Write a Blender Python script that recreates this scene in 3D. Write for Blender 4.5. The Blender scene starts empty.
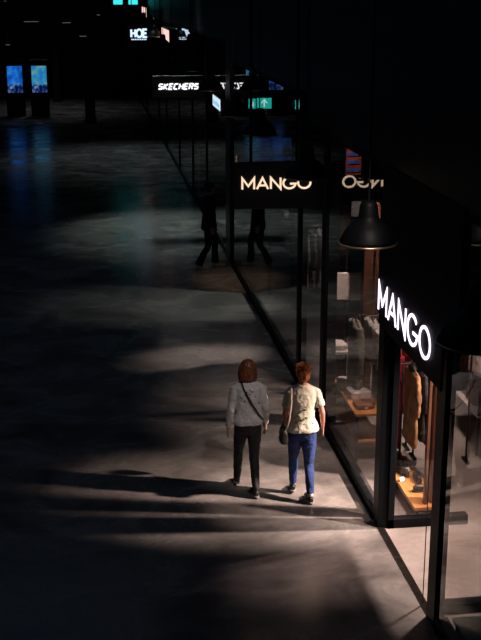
import bpy, bmesh, math, random
from mathutils import Vector, Matrix, Euler
R = math.radians
random.seed(7)
sc = bpy.context.scene
COL = sc.collection
XS = 2.85                     # corridor face of the shop fronts

# ---------------------------------------------------------------- materials
def mat(name, col, rough=.5, metal=0., emit=None, es=0., bump=0., bscale=20., var=0., vscale=6., sheen=0., spec=.5):
    m = bpy.data.materials.new(name); m.use_nodes = True
    nt = m.node_tree; b = nt.nodes['Principled BSDF']
    b.inputs['Base Color'].default_value = (*col, 1)
    b.inputs['Roughness'].default_value = rough
    b.inputs['Metallic'].default_value = metal
    b.inputs['Specular IOR Level'].default_value = spec
    if sheen: b.inputs['Sheen Weight'].default_value = sheen
    if emit:
        b.inputs['Emission Color'].default_value = (*emit, 1)
        b.inputs['Emission Strength'].default_value = es
    tc = nt.nodes.new('ShaderNodeTexCoord')
    if var:
        n = nt.nodes.new('ShaderNodeTexNoise'); n.inputs['Scale'].default_value = vscale; n.inputs['Detail'].default_value = 5
        nt.links.new(tc.outputs['Object'], n.inputs['Vector'])
        r = nt.nodes.new('ShaderNodeValToRGB')
        r.color_ramp.elements[0].position = .3; r.color_ramp.elements[1].position = .7
        r.color_ramp.elements[0].color = (*[c*(1-var) for c in col], 1)
        r.color_ramp.elements[1].color = (*[min(1, c*(1+var)) for c in col], 1)
        nt.links.new(n.outputs['Fac'], r.inputs['Fac']); nt.links.new(r.outputs['Color'], b.inputs['Base Color'])
    if bump:
        n = nt.nodes.new('ShaderNodeTexNoise'); n.inputs['Scale'].default_value = bscale; n.inputs['Detail'].default_value = 3
        nt.links.new(tc.outputs['Object'], n.inputs['Vector'])
        bu = nt.nodes.new('ShaderNodeBump'); bu.inputs['Strength'].default_value = bump; bu.inputs['Distance'].default_value = .02
        nt.links.new(n.outputs['Fac'], bu.inputs['Height']); nt.links.new(bu.outputs['Normal'], b.inputs['Normal'])
    return m

def floor_mat(name, c0, c1, r0, r1):
    m = bpy.data.materials.new(name); m.use_nodes = True
    nt = m.node_tree; N = nt.nodes.new; L = nt.links.new; b = nt.nodes['Principled BSDF']
    tc = N('ShaderNodeTexCoord'); mp = N('ShaderNodeMapping'); mp.inputs['Scale'].default_value = (.8, 1.1, 1)
    L(tc.outputs['Object'], mp.inputs['Vector'])
    n = N('ShaderNodeTexNoise'); n.inputs['Scale'].default_value = 1.3; n.inputs['Detail'].default_value = 8; n.inputs['Roughness'].default_value = .62
    n.inputs['Distortion'].default_value = .8
    L(mp.outputs[0], n.inputs['Vector'])
    r = N('ShaderNodeValToRGB'); r.color_ramp.elements[0].position = .32; r.color_ramp.elements[1].position = .68
    r.color_ramp.elements[0].color = (*c0, 1); r.color_ramp.elements[1].color = (*c1, 1)
    L(n.outputs['Fac'], r.inputs['Fac'])
    n2 = N('ShaderNodeTexNoise'); n2.inputs['Scale'].default_value = 14; n2.inputs['Detail'].default_value = 6
    L(tc.outputs['Object'], n2.inputs['Vector'])
    mx = N('ShaderNodeMix'); mx.data_type = 'RGBA'; mx.blend_type = 'OVERLAY'; mx.inputs['Factor'].default_value = .22
    L(r.outputs['Color'], mx.inputs['A']); L(n2.outputs['Fac'], mx.inputs['B'])
    L(mx.outputs['Result'], b.inputs['Base Color'])
    mr = N('ShaderNodeMapRange'); mr.inputs['From Min'].default_value = .3; mr.inputs['From Max'].default_value = .7
    mr.inputs['To Min'].default_value = r0; mr.inputs['To Max'].default_value = r1
    L(n.outputs['Fac'], mr.inputs['Value']); L(mr.outputs[0], b.inputs['Roughness'])
    n3 = N('ShaderNodeTexNoise'); n3.inputs['Scale'].default_value = 2.2; n3.inputs['Detail'].default_value = 2
    L(tc.outputs['Object'], n3.inputs['Vector'])
    bu = N('ShaderNodeBump'); bu.inputs['Strength'].default_value = .12; bu.inputs['Distance'].default_value = .03
    L(n3.outputs['Fac'], bu.inputs['Height']); L(bu.outputs['Normal'], b.inputs['Normal'])
    return m

def wood_mat(name, a, c, rough=.4, scale=(1, 12, 12)):
    m = bpy.data.materials.new(name); m.use_nodes = True
    nt = m.node_tree; N = nt.nodes.new; L = nt.links.new; b = nt.nodes['Principled BSDF']
    tc = N('ShaderNodeTexCoord'); mp = N('ShaderNodeMapping'); mp.inputs['Scale'].default_value = scale
    n = N('ShaderNodeTexNoise'); n.inputs['Scale'].default_value = 3; n.inputs['Detail'].default_value = 6; n.inputs['Distortion'].default_value = 1
    r = N('ShaderNodeValToRGB'); r.color_ramp.elements[0].color = (*a, 1); r.color_ramp.elements[1].color = (*c, 1)
    r.color_ramp.elements[0].position = .35; r.color_ramp.elements[1].position = .65
    L(tc.outputs['Object'], mp.inputs['Vector']); L(mp.outputs[0], n.inputs['Vector']); L(n.outputs['Fac'], r.inputs['Fac']); L(r.outputs['Color'], b.inputs['Base Color'])
    b.inputs['Roughness'].default_value = rough
    return m

def glass_mat(name, tint=(.95, .94, .93)):
    m = bpy.data.materials.new(name); m.use_nodes = True
    nt = m.node_tree; nt.nodes.clear(); N = nt.nodes.new; L = nt.links.new
    o = N('ShaderNodeOutputMaterial'); mix = N('ShaderNodeMixShader'); t = N('ShaderNodeBsdfTransparent'); g = N('ShaderNodeBsdfGlossy')
    t.inputs['Color'].default_value = (*tint, 1); g.inputs['Roughness'].default_value = .0
    fr = N('ShaderNodeFresnel'); fr.inputs['IOR'].default_value = 1.5
    ge = N('ShaderNodeNewGeometry'); su = N('ShaderNodeMath'); su.operation = 'SUBTRACT'; su.inputs[0].default_value = 1
    mu = N('ShaderNodeMath'); mu.operation = 'MULTIPLY'; L(ge.outputs['Backfacing'], su.inputs[1]); L(su.outputs[0], mu.inputs[0]); L(fr.outputs[0], mu.inputs[1])
    ad = N('ShaderNodeMath'); ad.operation = 'ADD'; ad.inputs[1].default_value = 1; dv = N('ShaderNodeMath'); dv.operation = 'DIVIDE'; db = N('ShaderNodeMath'); db.operation = 'MULTIPLY'; db.inputs[1].default_value = 2
    L(mu.outputs[0], ad.inputs[0]); L(mu.outputs[0], db.inputs[0]); L(db.outputs[0], dv.inputs[0]); L(ad.outputs[0], dv.inputs[1])
    L(dv.outputs[0], mix.inputs[0]); L(t.outputs[0], mix.inputs[1]); L(g.outputs[0], mix.inputs[2]); L(mix.outputs[0], o.inputs[0])
    return m

def emi(name, col, s):
    m = bpy.data.materials.new(name); m.use_nodes = True
    nt = m.node_tree; nt.nodes.clear()
    o = nt.nodes.new('ShaderNodeOutputMaterial'); e = nt.nodes.new('ShaderNodeEmission')
    e.inputs['Color'].default_value = (*col, 1); e.inputs['Strength'].default_value = s
    nt.links.new(e.outputs[0], o.inputs[0])
    return m

def screen_mat(name, a, c, e, s, scale=3):
    m = bpy.data.materials.new(name); m.use_nodes = True
    nt = m.node_tree; nt.nodes.clear(); N = nt.nodes.new; L = nt.links.new
    o = N('ShaderNodeOutputMaterial'); em = N('ShaderNodeEmission'); em.inputs['Strength'].default_value = s
    tc = N('ShaderNodeTexCoord'); n = N('ShaderNodeTexNoise'); n.inputs['Scale'].default_value = scale; n.inputs['Detail'].default_value = 3
    r = N('ShaderNodeValToRGB')
    r.color_ramp.elements[0].position = .35; r.color_ramp.elements[0].color = (*a, 1)
    r.color_ramp.elements[1].position = .7; r.color_ramp.elements[1].color = (*e, 1)
    k = r.color_ramp.elements.new(.52); k.color = (*c, 1)
    L(tc.outputs['Object'], n.inputs['Vector']); L(n.outputs['Fac'], r.inputs['Fac']); L(r.outputs['Color'], em.inputs['Color']); L(em.outputs[0], o.inputs[0])
    return m

M = dict(

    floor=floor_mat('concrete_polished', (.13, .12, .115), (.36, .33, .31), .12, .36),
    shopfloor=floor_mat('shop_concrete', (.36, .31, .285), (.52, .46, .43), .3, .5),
    black=mat('black_paint', (.012, .013, .015), .45, bump=.1, bscale=8),
    frame=mat('dark_metal_frame', (.006, .008, .01), .5, 0, spec=.12, bump=.06, bscale=30),
    fascia=mat('fascia_black', (.008, .008, .012), .75, bump=.05, spec=.2),
    ceil=mat('dark_ceiling', (.015, .016, .02), .8, bump=.2),
    track=mat('scratched_track', (.06, .05, .045), .3, .8, bump=.4, bscale=25, var=.5, vscale=9),
    chrome=mat('chrome', (.7, .68, .66), .18, 1., bump=.02),
    lamp=mat('lamp_enamel', (.004, .004, .005), .5, 0, spec=.15, bump=.03),
    lampin=mat('lamp_inside', (.35, .22, .14), .4, .6, bump=.03),
    glass=glass_mat('shop_glass'),
    skin=mat('skin', (.55, .3, .22), .55, bump=.1, bscale=60, var=.08),
    skin2=mat('rosy_skin', (.6, .27, .2), .55, bump=.1, bscale=60, var=.1),
    sweater=mat('grey_knit', (.52, .5, .51), .9, bump=.7, bscale=26, var=.14, vscale=12, sheen=.3),
    dot=mat('dark_dot', (.03, .025, .04), .7, bump=.1),
    shirt=mat('cream_shirt', (.72, .68, .55), .85, bump=.6, bscale=20, var=.08, vscale=9, sheen=.2),
    print=mat('olive_print', (.22, .23, .13), .85, bump=.5, bscale=20, var=.4, vscale=25),
    trousers=mat('black_trousers', (.012, .012, .014), .8, bump=.4, bscale=18),
    jeans=mat('blue_jeans', (.018, .042, .16), .85, bump=.5, bscale=24, var=.35, vscale=10),
    darkcloth=mat('dark_cloth', (.014, .015, .018), .85, bump=.4, bscale=18),
    hairb=wood_mat('auburn_hair', (.035, .012, .008), (.26, .075, .03), .42, (16, 16, 3)),
    hairr=wood_mat('orange_hair', (.2, .04, .01), (.95, .3, .07), .5, (14, 14, 6)),
    haird=mat('dark_hair', (.012, .01, .01), .5, bump=.6, bscale=40),
    leather=mat('black_leather', (.01, .01, .01), .45, bump=.25, bscale=40),
    beige=mat('beige_strap', (.6, .5, .38), .6, bump=.2, bscale=60),
    shoed=mat('dark_shoe', (.025, .022, .025), .6, bump=.2, bscale=50),
    shoeg=mat('grey_shoe', (.3, .29, .28), .7, bump=.2, bscale=50),
    shoew=mat('pale_shoe', (.5, .5, .48), .6, bump=.2, bscale=50),
    sole=mat('pale_sole', (.55, .53, .5), .6, bump=.1),
    sock=mat('white_sock', (.7, .68, .66), .9, bump=.3, bscale=80),
    eye=mat('eye_white', (.8, .78, .75), .2, bump=.01), iris=mat('iris_brown', (.05, .025, .01), .2, bump=.01),
    lips=mat('lips', (.45, .12, .1), .4, bump=.05),
    wood=wood_mat('honey_wood', (.55, .22, .06), (.78, .36, .12), .4, (12, 1, 12)),
    copper=wood_mat('red_brown_wood', (.1, .032, .018), (.2, .065, .035), .4, (12, 12, 1)),
    walnut=wood_mat('walnut', (.09, .035, .02), (.17, .07, .04), .4, (12, 12, 1)),
    white=mat('white_laminate', (.75, .68, .64), .5, bump=.03, var=.04),
    whitecloth=mat('white_cloth', (.72, .66, .64), .9, bump=.6, bscale=16, var=.08),
    red=mat('red_cloth', (.42, .02, .035), .85, bump=.6, bscale=16, var=.4, vscale=7),
    gold=mat('golden_cloth', (.24, .12, .05), .8, bump=.7, bscale=14, var=.45, vscale=7),
    brown=mat('brown_cloth', (.22, .08, .03), .8, bump=.7, bscale=14, var=.45, vscale=7),
    grey=mat('grey_cloth', (.36, .33, .33), .9, bump=.7, bscale=14, var=.45, vscale=9),
    olive=mat('olive_cloth', (.16, .16, .13), .9, bump=.7, bscale=14, var=.3, vscale=9),
    navy=mat('navy_cloth', (.03, .045, .1), .9, bump=.6, bscale=14, var=.3),
    paper=mat('white_tag', (.8, .78, .75), .6, bump=.02),
    plinth=mat('grey_green_plinth', (.1, .13, .12), .5, bump=.1, bscale=12, var=.15),
    wallm=mat('shop_wall', (.05, .045, .045), .8, bump=.2, bscale=10, var=.2),
    endwall=mat('far_wall', (.05, .06, .065), .7, bump=.2, bscale=4, var=.3),
    mango_dim=emi('cream_letters', (1, .74, .5), 1.1),
    mango_lit=emi('violet_white_letters', (.9, .78, 1), 2.4),
    skech=emi('white_letters', (.95, .95, 1), 1.6),
    hoe=emi('pale_blue_letters', (.6, .8, 1), 1.3),
    exit=emi('exit_green', (.02, .62, .55), 1.3),
    exitw=emi('exit_arrow', (.6, 1, .95), 1.6),
    teal=emi('teal_lightbox', (.03, .6, .62), 1.5),
    pinklit=emi('pink_lightbox', (1, .62, .55), 1.1),
    icelit=emi('ice_lightbox', (.55, .78, .95), 1.1),
    icemark=emi('ice_mark', (.2, .38, .55), .8),
    scr1=screen_mat('screen_blue', (.004, .06, .35), (.01, .16, .7), (.05, .35, .8), .75, 2.5),
    scr2=screen_mat('screen_cyan', (.02, .2, .6), (.03, .3, .55), (.2, .45, .35), .75, 4),
    scrpeople=screen_mat('screen_lower', (.0, .005, .03), (.01, .04, .2), (.3, .45, .7), .7, 6),
    scrdim=screen_mat('screen_dim_blue', (.002, .004, .02), (.006, .015, .06), (.01, .03, .1), 1.0, 3),
    tinyl=emi('small_lamp_glow', (1, .78, .6), .14),
    bulb=emi('bulb_glow', (1, .55, .25), .55),
    poster_b=mat('poster_blue', (.06, .12, .4), .5, bump=.02, var=.5, vscale=10), poster_r=mat('poster_red', (.45, .06, .03), .5, bump=.02, var=.5, vscale=10),
    strip=emi('warm_strip', (1, .6, .38), .35),
)

# ---------------------------------------------------------------- mesh helpers
def NB(): return bmesh.new()
def box(bm, x0, x1, y0, y1, z0, z1, rot=None, piv=None):
    vs = [bm.verts.new((x, y, z)) for z in (z0, z1) for y in (y0, y1) for x in (x0, x1)]
    for f in ((0, 2, 3, 1), (4, 5, 7, 6), (0, 1, 5, 4), (2, 6, 7, 3), (0, 4, 6, 2), (1, 3, 7, 5)):
        bm.faces.new([vs[i] for i in f])
    if rot is not None:
        bmesh.ops.rotate(bm, verts=vs, cent=piv or ((x0+x1)/2, (y0+y1)/2, (z0+z1)/2), matrix=rot)
    return vs
def lathe(bm, prof, seg=24, c=(0, 0, 0)):
    rings = []
    for r, z in prof:
        rings.append([bm.verts.new((c[0]+r*math.cos(2*math.pi*i/seg), c[1]+r*math.sin(2*math.pi*i/seg), c[2]+z)) for i in range(seg)] if r > 1e-5 else [bm.verts.new((c[0], c[1], c[2]+z))])
    for a, b in zip(rings, rings[1:]):
        for i in range(seg):
            j = (i+1) % seg
            if len(a) == 1 and len(b) == 1: continue
            if len(a) == 1: bm.faces.new((a[0], b[i], b[j]))
            elif len(b) == 1: bm.faces.new((a[i], a[j], b[0]))
            else: bm.faces.new((a[i], a[j], b[j], b[i]))
def tube(bm, pts, rad, seg=12, flat=None, closed=False):
    """pts: points; rad: radius or (rx,ry) per point; flat: reference direction along rx"""
    P = [Vector(p) for p in pts]; n = len(P)
    if not isinstance(rad, (list,)): rad = [rad]*n
    rings = []; ref = Vector(flat) if flat else None; pu = None
    for i, p in enumerate(P):
        if closed: t = P[(i+1) % n]-P[i-1]
        else: t = P[min(i+1, n-1)]-P[max(i-1, 0)]
        t.normalize()
        if ref is None:
            if pu is None:
                u = t.cross(Vector((0, 0, 1)))
                if u.length < .3: u = t.cross(Vector((0, 1, 0)))
            else: u = pu - t*pu.dot(t)
        else: u = ref - t*ref.dot(t)
        u.normalize(); v = t.cross(u); pu = u.copy()
        rx, ry = rad[i] if isinstance(rad[i], tuple) else (rad[i], rad[i])
        rings.append([bm.verts.new(p+u*rx*math.cos(2*math.pi*k/seg)+v*ry*math.sin(2*math.pi*k/seg)) for k in range(seg)])
    prs = list(zip(rings, rings[1:])) + ([(rings[-1], rings[0])] if closed else [])
    for a, b in prs:
        for i in range(seg):
            j = (i+1) % seg; bm.faces.new((a[i], a[j], b[j], b[i]))
    if not closed:
        bm.faces.new(list(reversed(rings[0]))); bm.faces.new(rings[-1])
def loft(bm, secs, seg=24, p=2.0):
    """secs: (cx,cy,z,rx,ry) horizontal superellipse sections"""
    rings = []
    for cx, cy, z, rx, ry in secs:
        rg = []
        for k in range(seg):
            a = 2*math.pi*k/seg; c, s = math.cos(a), math.sin(a)
            rg.append(bm.verts.new((cx+rx*math.copysign(abs(c)**(2/p), c), cy+ry*math.copysign(abs(s)**(2/p), s), z)))
        rings.append(rg)
    for a, b in zip(rings, rings[1:]):
        for i in range(seg):
            j = (i+1) % seg; bm.faces.new((a[i], a[j], b[j], b[i]))
    bm.faces.new(list(reversed(rings[0]))); bm.faces.new(rings[-1])
def ell(bm, c, r, seg=20, rings=12, rot=None):
    m = Matrix.Translation(c) @ (rot.to_matrix().to_4x4() if rot else Matrix()) @ Matrix.Diagonal((*r, 1))
    bmesh.ops.create_uvsphere(bm, u_segments=seg, v_segments=rings, radius=1, matrix=m)
def obj(name, bm, m, parent=None, smooth=False, bevel=0, loc=None):
    bmesh.ops.recalc_face_normals(bm, faces=bm.faces)
    me = bpy.data.meshes.new(name); bm.to_mesh(me); bm.free()
    ms = m if isinstance(m, (list, tuple)) else [m]
    for x in ms: me.materials.append(x)
    if smooth:
        for p in me.polygons: p.use_smooth = True
    o = bpy.data.objects.new(name, me); COL.objects.link(o)
    if parent: o.parent = parent
    if loc: o.location = loc
    if bevel:
        b = o.modifiers.new('bevel', 'BEVEL'); b.width = bevel; b.segments = 2; b.limit_method = 'ANGLE'
    return o
def organic(name, bm, m, parent=None, vox=.008, smooth=4, wr=0, wrs=.1):
    """union of closed shapes -> one continuous smooth surface"""
    bmesh.ops.recalc_face_normals(bm, faces=bm.faces)
    me = bpy.data.meshes.new(name+'_raw'); bm.to_mesh(me); bm.free()
    o = bpy.data.objects.new(name, me); COL.objects.link(o)
    r = o.modifiers.new('r', 'REMESH'); r.mode = 'VOXEL'; r.voxel_size = vox; r.use_smooth_shade = True
    if smooth:
        s = o.modifiers.new('s', 'SMOOTH'); s.factor = .5; s.iterations = smooth
    if wr:
        t = bpy.data.textures.new(name+'_t', 'CLOUDS'); t.noise_scale = wrs
        d = o.modifiers.new('d', 'DISPLACE'); d.texture = t; d.strength = wr; d.mid_level = .5
    dg = bpy.context.evaluated_depsgraph_get()
    nm = bpy.data.meshes.new_from_object(o.evaluated_get(dg)); nm.name = name
    o.modifiers.clear(); o.data = nm; nm.materials.clear()
    ms = m if isinstance(m, (list, tuple)) else [m]
    for x in ms: nm.materials.append(x)
    for p in nm.polygons: p.use_smooth = True; p.material_index = 0
    if parent: o.parent = parent
    return o
def tag(o, label, cat, group=None, kind=None):
    o['label'] = label; o['category'] = cat
    if group: o['group'] = group
    if kind: o['kind'] = kind
    return o
def thing(name, label, cat, loc=(0, 0, 0), rz=0, group=None):
    o = bpy.data.objects.new(name, None); COL.objects.link(o)
    o.location = loc; o.rotation_euler = (0, 0, rz); o.empty_display_size = .1
    return tag(o, label, cat, group)
def struct(name, bm, m, label=None, parent=None, **k):
    o = obj(name, bm, m, parent, **k)
    if not parent:
        o['kind'] = 'structure'; o['category'] = name.split('_')[0]
        if label: o['label'] = label
    return o
def dup(root, loc, label, rz=None):
    r = root.copy(); COL.objects.link(r); r.location = loc; r['label'] = label
    if rz is not None: r.rotation_euler = (0, 0, rz)
    for ch in list(root.children):
        c = ch.copy(); COL.objects.link(c); c.parent = r
        for g in list(ch.children):
            d = g.copy(); COL.objects.link(d); d.parent = c
    return r

# ---------------------------------------------------------------- lettering
def arc(cx, cy, rx, ry, a0, a1, n=20):
    return [(cx+rx*math.cos(R(a0+(a1-a0)*i/n)), cy+ry*math.sin(R(a0+(a1-a0)*i/n))) for i in range(n+1)]
GL = {
 'M': (.95, [[(0, 0), (.0, 1), (.475, .28), (.95, 1), (.95, 0)]]),
 'A': (.9, [[(0, 0), (.45, 1), (.9, 0)], [(.16, .33), (.74, .33)]]),
 'N': (.78, [[(0, 0), (0, 1), (.78, 0), (.78, 1)]]),
 'G': (.98, [arc(.5, .5, .5, .5, 42, 352) + [(.55, .43)]]),
 'O': (1.0, [arc(.5, .5, .5, .5, 0, 360, 30)]),
 'S': (.7, [[(.7, .95), (.1, .95), (.02, .85), (.02, .6), (.1, .53), (.62, .47), (.7, .38), (.7, .12), (.6, .05), (0, .05)]]),
 'K': (.75, [[(0, 0), (0, 1)], [(.72, 1), (.08, .48), (.75, 0)]]),
 'E': (.65, [[(.65, 1), (0, 1), (0, 0), (.65, 0)], [(0, .5), (.58, .5)]]),
 'C': (.7, [[(.7, .98), (.12, .98), (0, .85), (0, .15), (.12, .02), (.7, .02)]]),
 'H': (.72, [[(0, 0), (0, 1)], [(.72, 0), (.72, 1)], [(0, .5), (.72, .5)]]),
 'R': (.7, [[(0, 0), (0, 1), (.6, 1), (.7, .88), (.7, .62), (.6, .5), (.05, .5)], [(.35, .5), (.72, 0)]]),
}
def stroke(bm, pl, w, d, M4, closed=False):
    P = [Vector((x, y)) for x, y in pl]
    if (P[0]-P[-1]).length < 1e-4: P = P[:-1]; closed = True
    n = len(P); Lp = []
    for i, p in enumerate(P):
        a = (p-P[i-1]) if (i > 0 or closed) else None
        b = (P[(i+1) % n]-p) if (i < n-1 or closed) else None
        if a is None: a = b
        if b is None: b = a
        a = a.normalized(); b = b.normalized()
        na = Vector((-a.y, a.x)); nb = Vector((-b.y, b.x)); m = (na+nb)
        if m.length < .2: m = na
        m.normalize(); k = w/2/max(.35, m.dot(na))
        Lp.append((p+m*k, p-m*k))
    V = []
    for l, r in Lp:
        V.append([bm.verts.new(M4 @ Vector((q.x, q.y, z))) for q in (l, r) for z in (0, d)])   # l0 l1 r0 r1
    rng = list(zip(V, V[1:])) + ([(V[-1], V[0])] if closed else [])
    for a, b in rng:
        bm.faces.new((a[1], a[3], b[3], b[1])); bm.faces.new((a[0], b[0], b[2], a[2]))
        bm.faces.new((a[0], a[1], b[1], b[0])); bm.faces.new((a[2], b[2], b[3], a[3]))
    if not closed:
        for a in (V[0], V[-1]): bm.faces.new((a[0], a[2], a[3], a[1]))
def letters(text, h, width, w, d, M4, m, parent, names=True, gap=.22, shear=0, mat_label=None):
    tot = sum(GL[c][0] for c in text)+gap*(len(text)-1); sx = width/tot; x = 0
    for c in text:
        bm = NB()
        for pl in GL[c][1]:
            stroke(bm, [((x+px)*sx+shear*py*h, py*h) for px, py in pl], w, d, M4)
        o = obj('letter', bm, m, parent)
        if mat_label: o['label'] = mat_label+' '+c
        x += GL[c][0]+gap
# orientation matrices: text facing the camera side (-Y) / facing the corridor (-X)
def face_south(x, y, z): return Matrix.Translation((x, y, z)) @ Matrix(((1, 0, 0, 0), (0, 0, -1, 0), (0, 1, 0, 0), (0, 0, 0, 1)))
def face_west(x, y, z): return Matrix.Translation((x, y, z)) @ Matrix(((0, 0, -1, 0), (-1, 0, 0, 0), (0, 1, 0, 0), (0, 0, 0, 1)))

# ================================================================ SETTING
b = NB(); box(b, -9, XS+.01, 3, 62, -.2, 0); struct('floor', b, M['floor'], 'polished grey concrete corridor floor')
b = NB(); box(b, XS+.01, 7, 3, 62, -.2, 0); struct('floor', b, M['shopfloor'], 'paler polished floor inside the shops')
b = NB(); box(b, -9, 7, 62, 62.2, -.2, 7.5); struct('wall_far', b, M['endwall'], 'dark wall closing the far end of the corridor')
b = NB(); box(b, -9.2, -9, 3, 62.2, -.2, 7.5); struct('wall_left', b, M['endwall'], 'dark wall along the left of the hall')
b = NB(); box(b, 7, 7.2, 3, 62.2, -.2, 7.5); struct('wall_right', b, M['wallm'], 'dark back wall of the shops')
b = NB(); box(b, -9.2, 7.2, 3, 62.2, 7.5, 7.7); struct('ceiling', b, M['ceil'], 'black hall ceiling')
b = NB(); box(b, XS+.2, 7, 3, 62, 4.45, 4.55); struct('ceiling', b, M['ceil'], 'dark ceiling inside the shops')
b = NB(); box(b, XS-.02, XS+.2, 3, 14.6, 3.72, 7.5); struct('wall_bulkhead', b, M['black'], 'black bulkhead above the near shop fronts')
b = NB(); box(b, XS-.02, XS+.2, 14.6, 22.3, 4.05, 7.5); struct('wall_bulkhead', b, M['black'], 'black bulkhead above the middle shop front')
b = NB(); box(b, XS-.02, XS+.2, 22.3, 62, 4.36, 7.5); struct('wall_bulkhead', b, M['black'], 'black bulkhead above the far shop fronts')
# party walls between shops
for y0, y1, nm in ((15.25, 15.4, 'a'), (23.0, 23.2, 'b'), (31, 31.2, 'c'), (40, 40.2, 'd')):
    b = NB(); box(b, XS+.9 if nm == 'a' else XS+.25, 7, y0, y1, 0, 4.3)
    if nm != 'a': struct('wall_party', b, M['wallm'], 'dark party wall between two shops')
    else: b.free()
# columns in the far hall
for x, y, w, lab in ((.3, 48.5, .42, 'dark square column standing at the far end of the hall'), (-1.25, 58, .3, 'slim dark column far off between column and lit screens')):
    b = NB(); box(b, x-w/2, x+w/2, y, y+w, 0, 7.5); box(b, x-w/2-.03, x+w/2+.03, y-.03, y+w+.03, 0, .15)
    struct('column', b, M['black'], lab)

# shop fronts: one window thing per glazed bay
nwin = [0]
def bay(y0, y1, z1, n_posts=(), label='', sill=.11, pane_gap=0):
    nwin[0] += 1
    w = thing('window_%d' % nwin[0], label, 'window'); w['kind'] = 'structure'
    b = NB(); box(b, XS-.01, XS+.1, y0, y1, 0, sill); box(b, XS-.03, XS+.13, y0, y1, 0, .025)
    obj('sill', b, M['frame'], w, bevel=.004)
    b = NB(); box(b, XS-.01, XS+.08, y0, y1, z1-.08, z1); obj('head_rail', b, M['frame'], w)
    ys = [y0]+list(n_posts)+[y1]
    for a, c in zip(ys, ys[1:]):
        b = NB(); box(b, XS+.004, XS+.016, a+.004, c-.004, sill-.03, z1-.05); obj('glass_pane', b, M['glass'], w)
    return w
def post(w, y0, y1, x0, x1, z1, z0=0):
    b = NB(); box(b, x0, x1, y0, y1, z0, z1); obj('post', b, M['frame'], w, bevel=.004)
w1 = bay(5.0, 8.5, 3.72, (6.9,), 'nearest shop window right of the entrance, grey pane with a reflected woman')
post(w1, 8.5, 8.72, XS-.02, XS+.07, 3.72)
w2 = bay(10.65, 15.05, 3.72, (12.1, 13.4,), 'large shop window left of the lit entrance sign, clothes rails behind')
post(w2, 10.45, 10.65, XS-.02, XS+.12, 3.72); post(w2, 13.3, 13.5, XS-.02, XS+.14, 3.72); post(w2, 14.98, 15.12, XS-.02, XS+.1, 3.95)
w3 = bay(15.12, 22.3, 4.05, (18.6,), 'dark shop window between blade sign and wide black pillar')
w4 = bay(23.0, 27.0, 4.36, (24.9,), 'dark shop window just beyond the standing man')
w5 = bay(27.0, 40.0, 4.36, (30.4, 34.7), 'dim far shop windows past the second hanging sign')
for y in (26.9, 30.4, 34.7): post(w5, y, y+.14, XS-.02, XS+.1, 4.36)
w6 = bay(40.0, 60.0, 4.36, (44, 52), 'farthest row of dark shop windows')
for y in (40, 44, 52): post(w6, y, y+.16, XS-.02, XS+.1, 4.36)
b = NB(); box(b, XS-.04, XS+.32, 22.3, 23.0, 0, 4.4); struct('column', b, M['black'], 'wide black pillar between shop fronts behind the dark figure', bevel=.01)

# entrance lobby between Y 8.86 and 10.4
d = thing('door_1', 'open glazed shop entrance below the lit letters', 'door'); d['kind'] = 'structure'
b = NB(); box(b, XS-.02, XS+.05, 8.72, 10.45, 0, .012); obj('threshold_track', b, M['track'], d)
b = NB(); box(b, XS+.08, 3.78, 10.42, 10.52, 0, .1); obj('sill', b, M['frame'], d, bevel=.004)
b = NB(); box(b, XS+.1, 3.5, 10.42, 10.52, 2.08, 2.14); obj('lintel', b, M['frame'], d)
b = NB(); box(b, XS+.08, XS+.145, 10.42, 10.52, 0, 2.1); obj('post', b, M['frame'], d, bevel=.004)
b = NB(); box(b, XS+.2, 3.41, 10.465, 10.477, .1, 2.09); obj('glass_pane', b, M['glass'], d)
b = NB(); box(b, 2.95, 5.0, 8.72, 8.82, 0, .1); obj('sill', b, M['frame'], d, bevel=.004)
b = NB(); box(b, 2.9, 2.96, 8.66, 8.76, 0, 3.2); obj('post', b, M['frame'], d, bevel=.004)
b = NB(); box(b, 3.02, 5.0, 8.765, 8.775, .1, 2.1); obj('glass_pane', b, M['glass'], d)
b = NB(); box(b, XS+.0, XS+.006, 8.9, 8.912, .02, 2.08); obj('glass_edge', b, M['frame'], d)

# ================================================================ SIGNS
# lit header sign over the entrance
s = thing('shop_sign', 'black fascia with lit violet-white MANGO letters above the entrance', 'sign', (XS, 9.6, 2.06), 0)
def loc(o, root):  # keep world coordinates for children of a moved root
    o.matrix_parent_inverse = Matrix.Translation(-Vector(root.location))
b = NB(); box(b, -.03, .2, -.99, 1.06, .07, 1.66); box(b, -.03, .2, -1.35, -.99, .5, 1.66); obj('fascia', b, M['fascia'], s, bevel=.006)
letters('MANGO', .265, 1.72, .028, .008, face_west(-.04, 1.02, .225), M['mango_lit'], s, gap=.24)

# blade signs
def blade(name, label, x0, x1, z0, z1, y, text, th, tx, tw, sw, tz, m, shear=0, sub=False, gap=.22):
    r = thing(name, label, 'sign', (0, y, 0), 0, 'black blade signs along the shop fronts')
    b = NB(); box(b, x0, x1, -.05, .05, z0, z1); obj('board', b, M['black'], r, bevel=.006)
    for xb in (x1-.3, x0+.2):
        b = NB(); box(b, xb, xb+.03, -.015, .015, z1, 7.5); obj('hanger_rod', b, M['frame'], r)
    letters(text, th, tw, sw, .015, face_south(tx, -.052, tz), m, r, shear=shear, gap=gap)
    if sub:
        for k in range(9):
            b = NB(); box(b, tx+k*tw/9, tx+k*tw/9+tw/14, -.065, -.052, tz-.1, tz-.06); obj('small_mark', b, m, r)
    return r
blade('blade_sign', 'black blade sign with cream MANGO letters jutting from the shop front', 1.73, 2.78, 2.79, 3.34, 13.45, 'MANGO', .13, 1.835, .82, .022, 3.03, M['mango_dim'])
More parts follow.
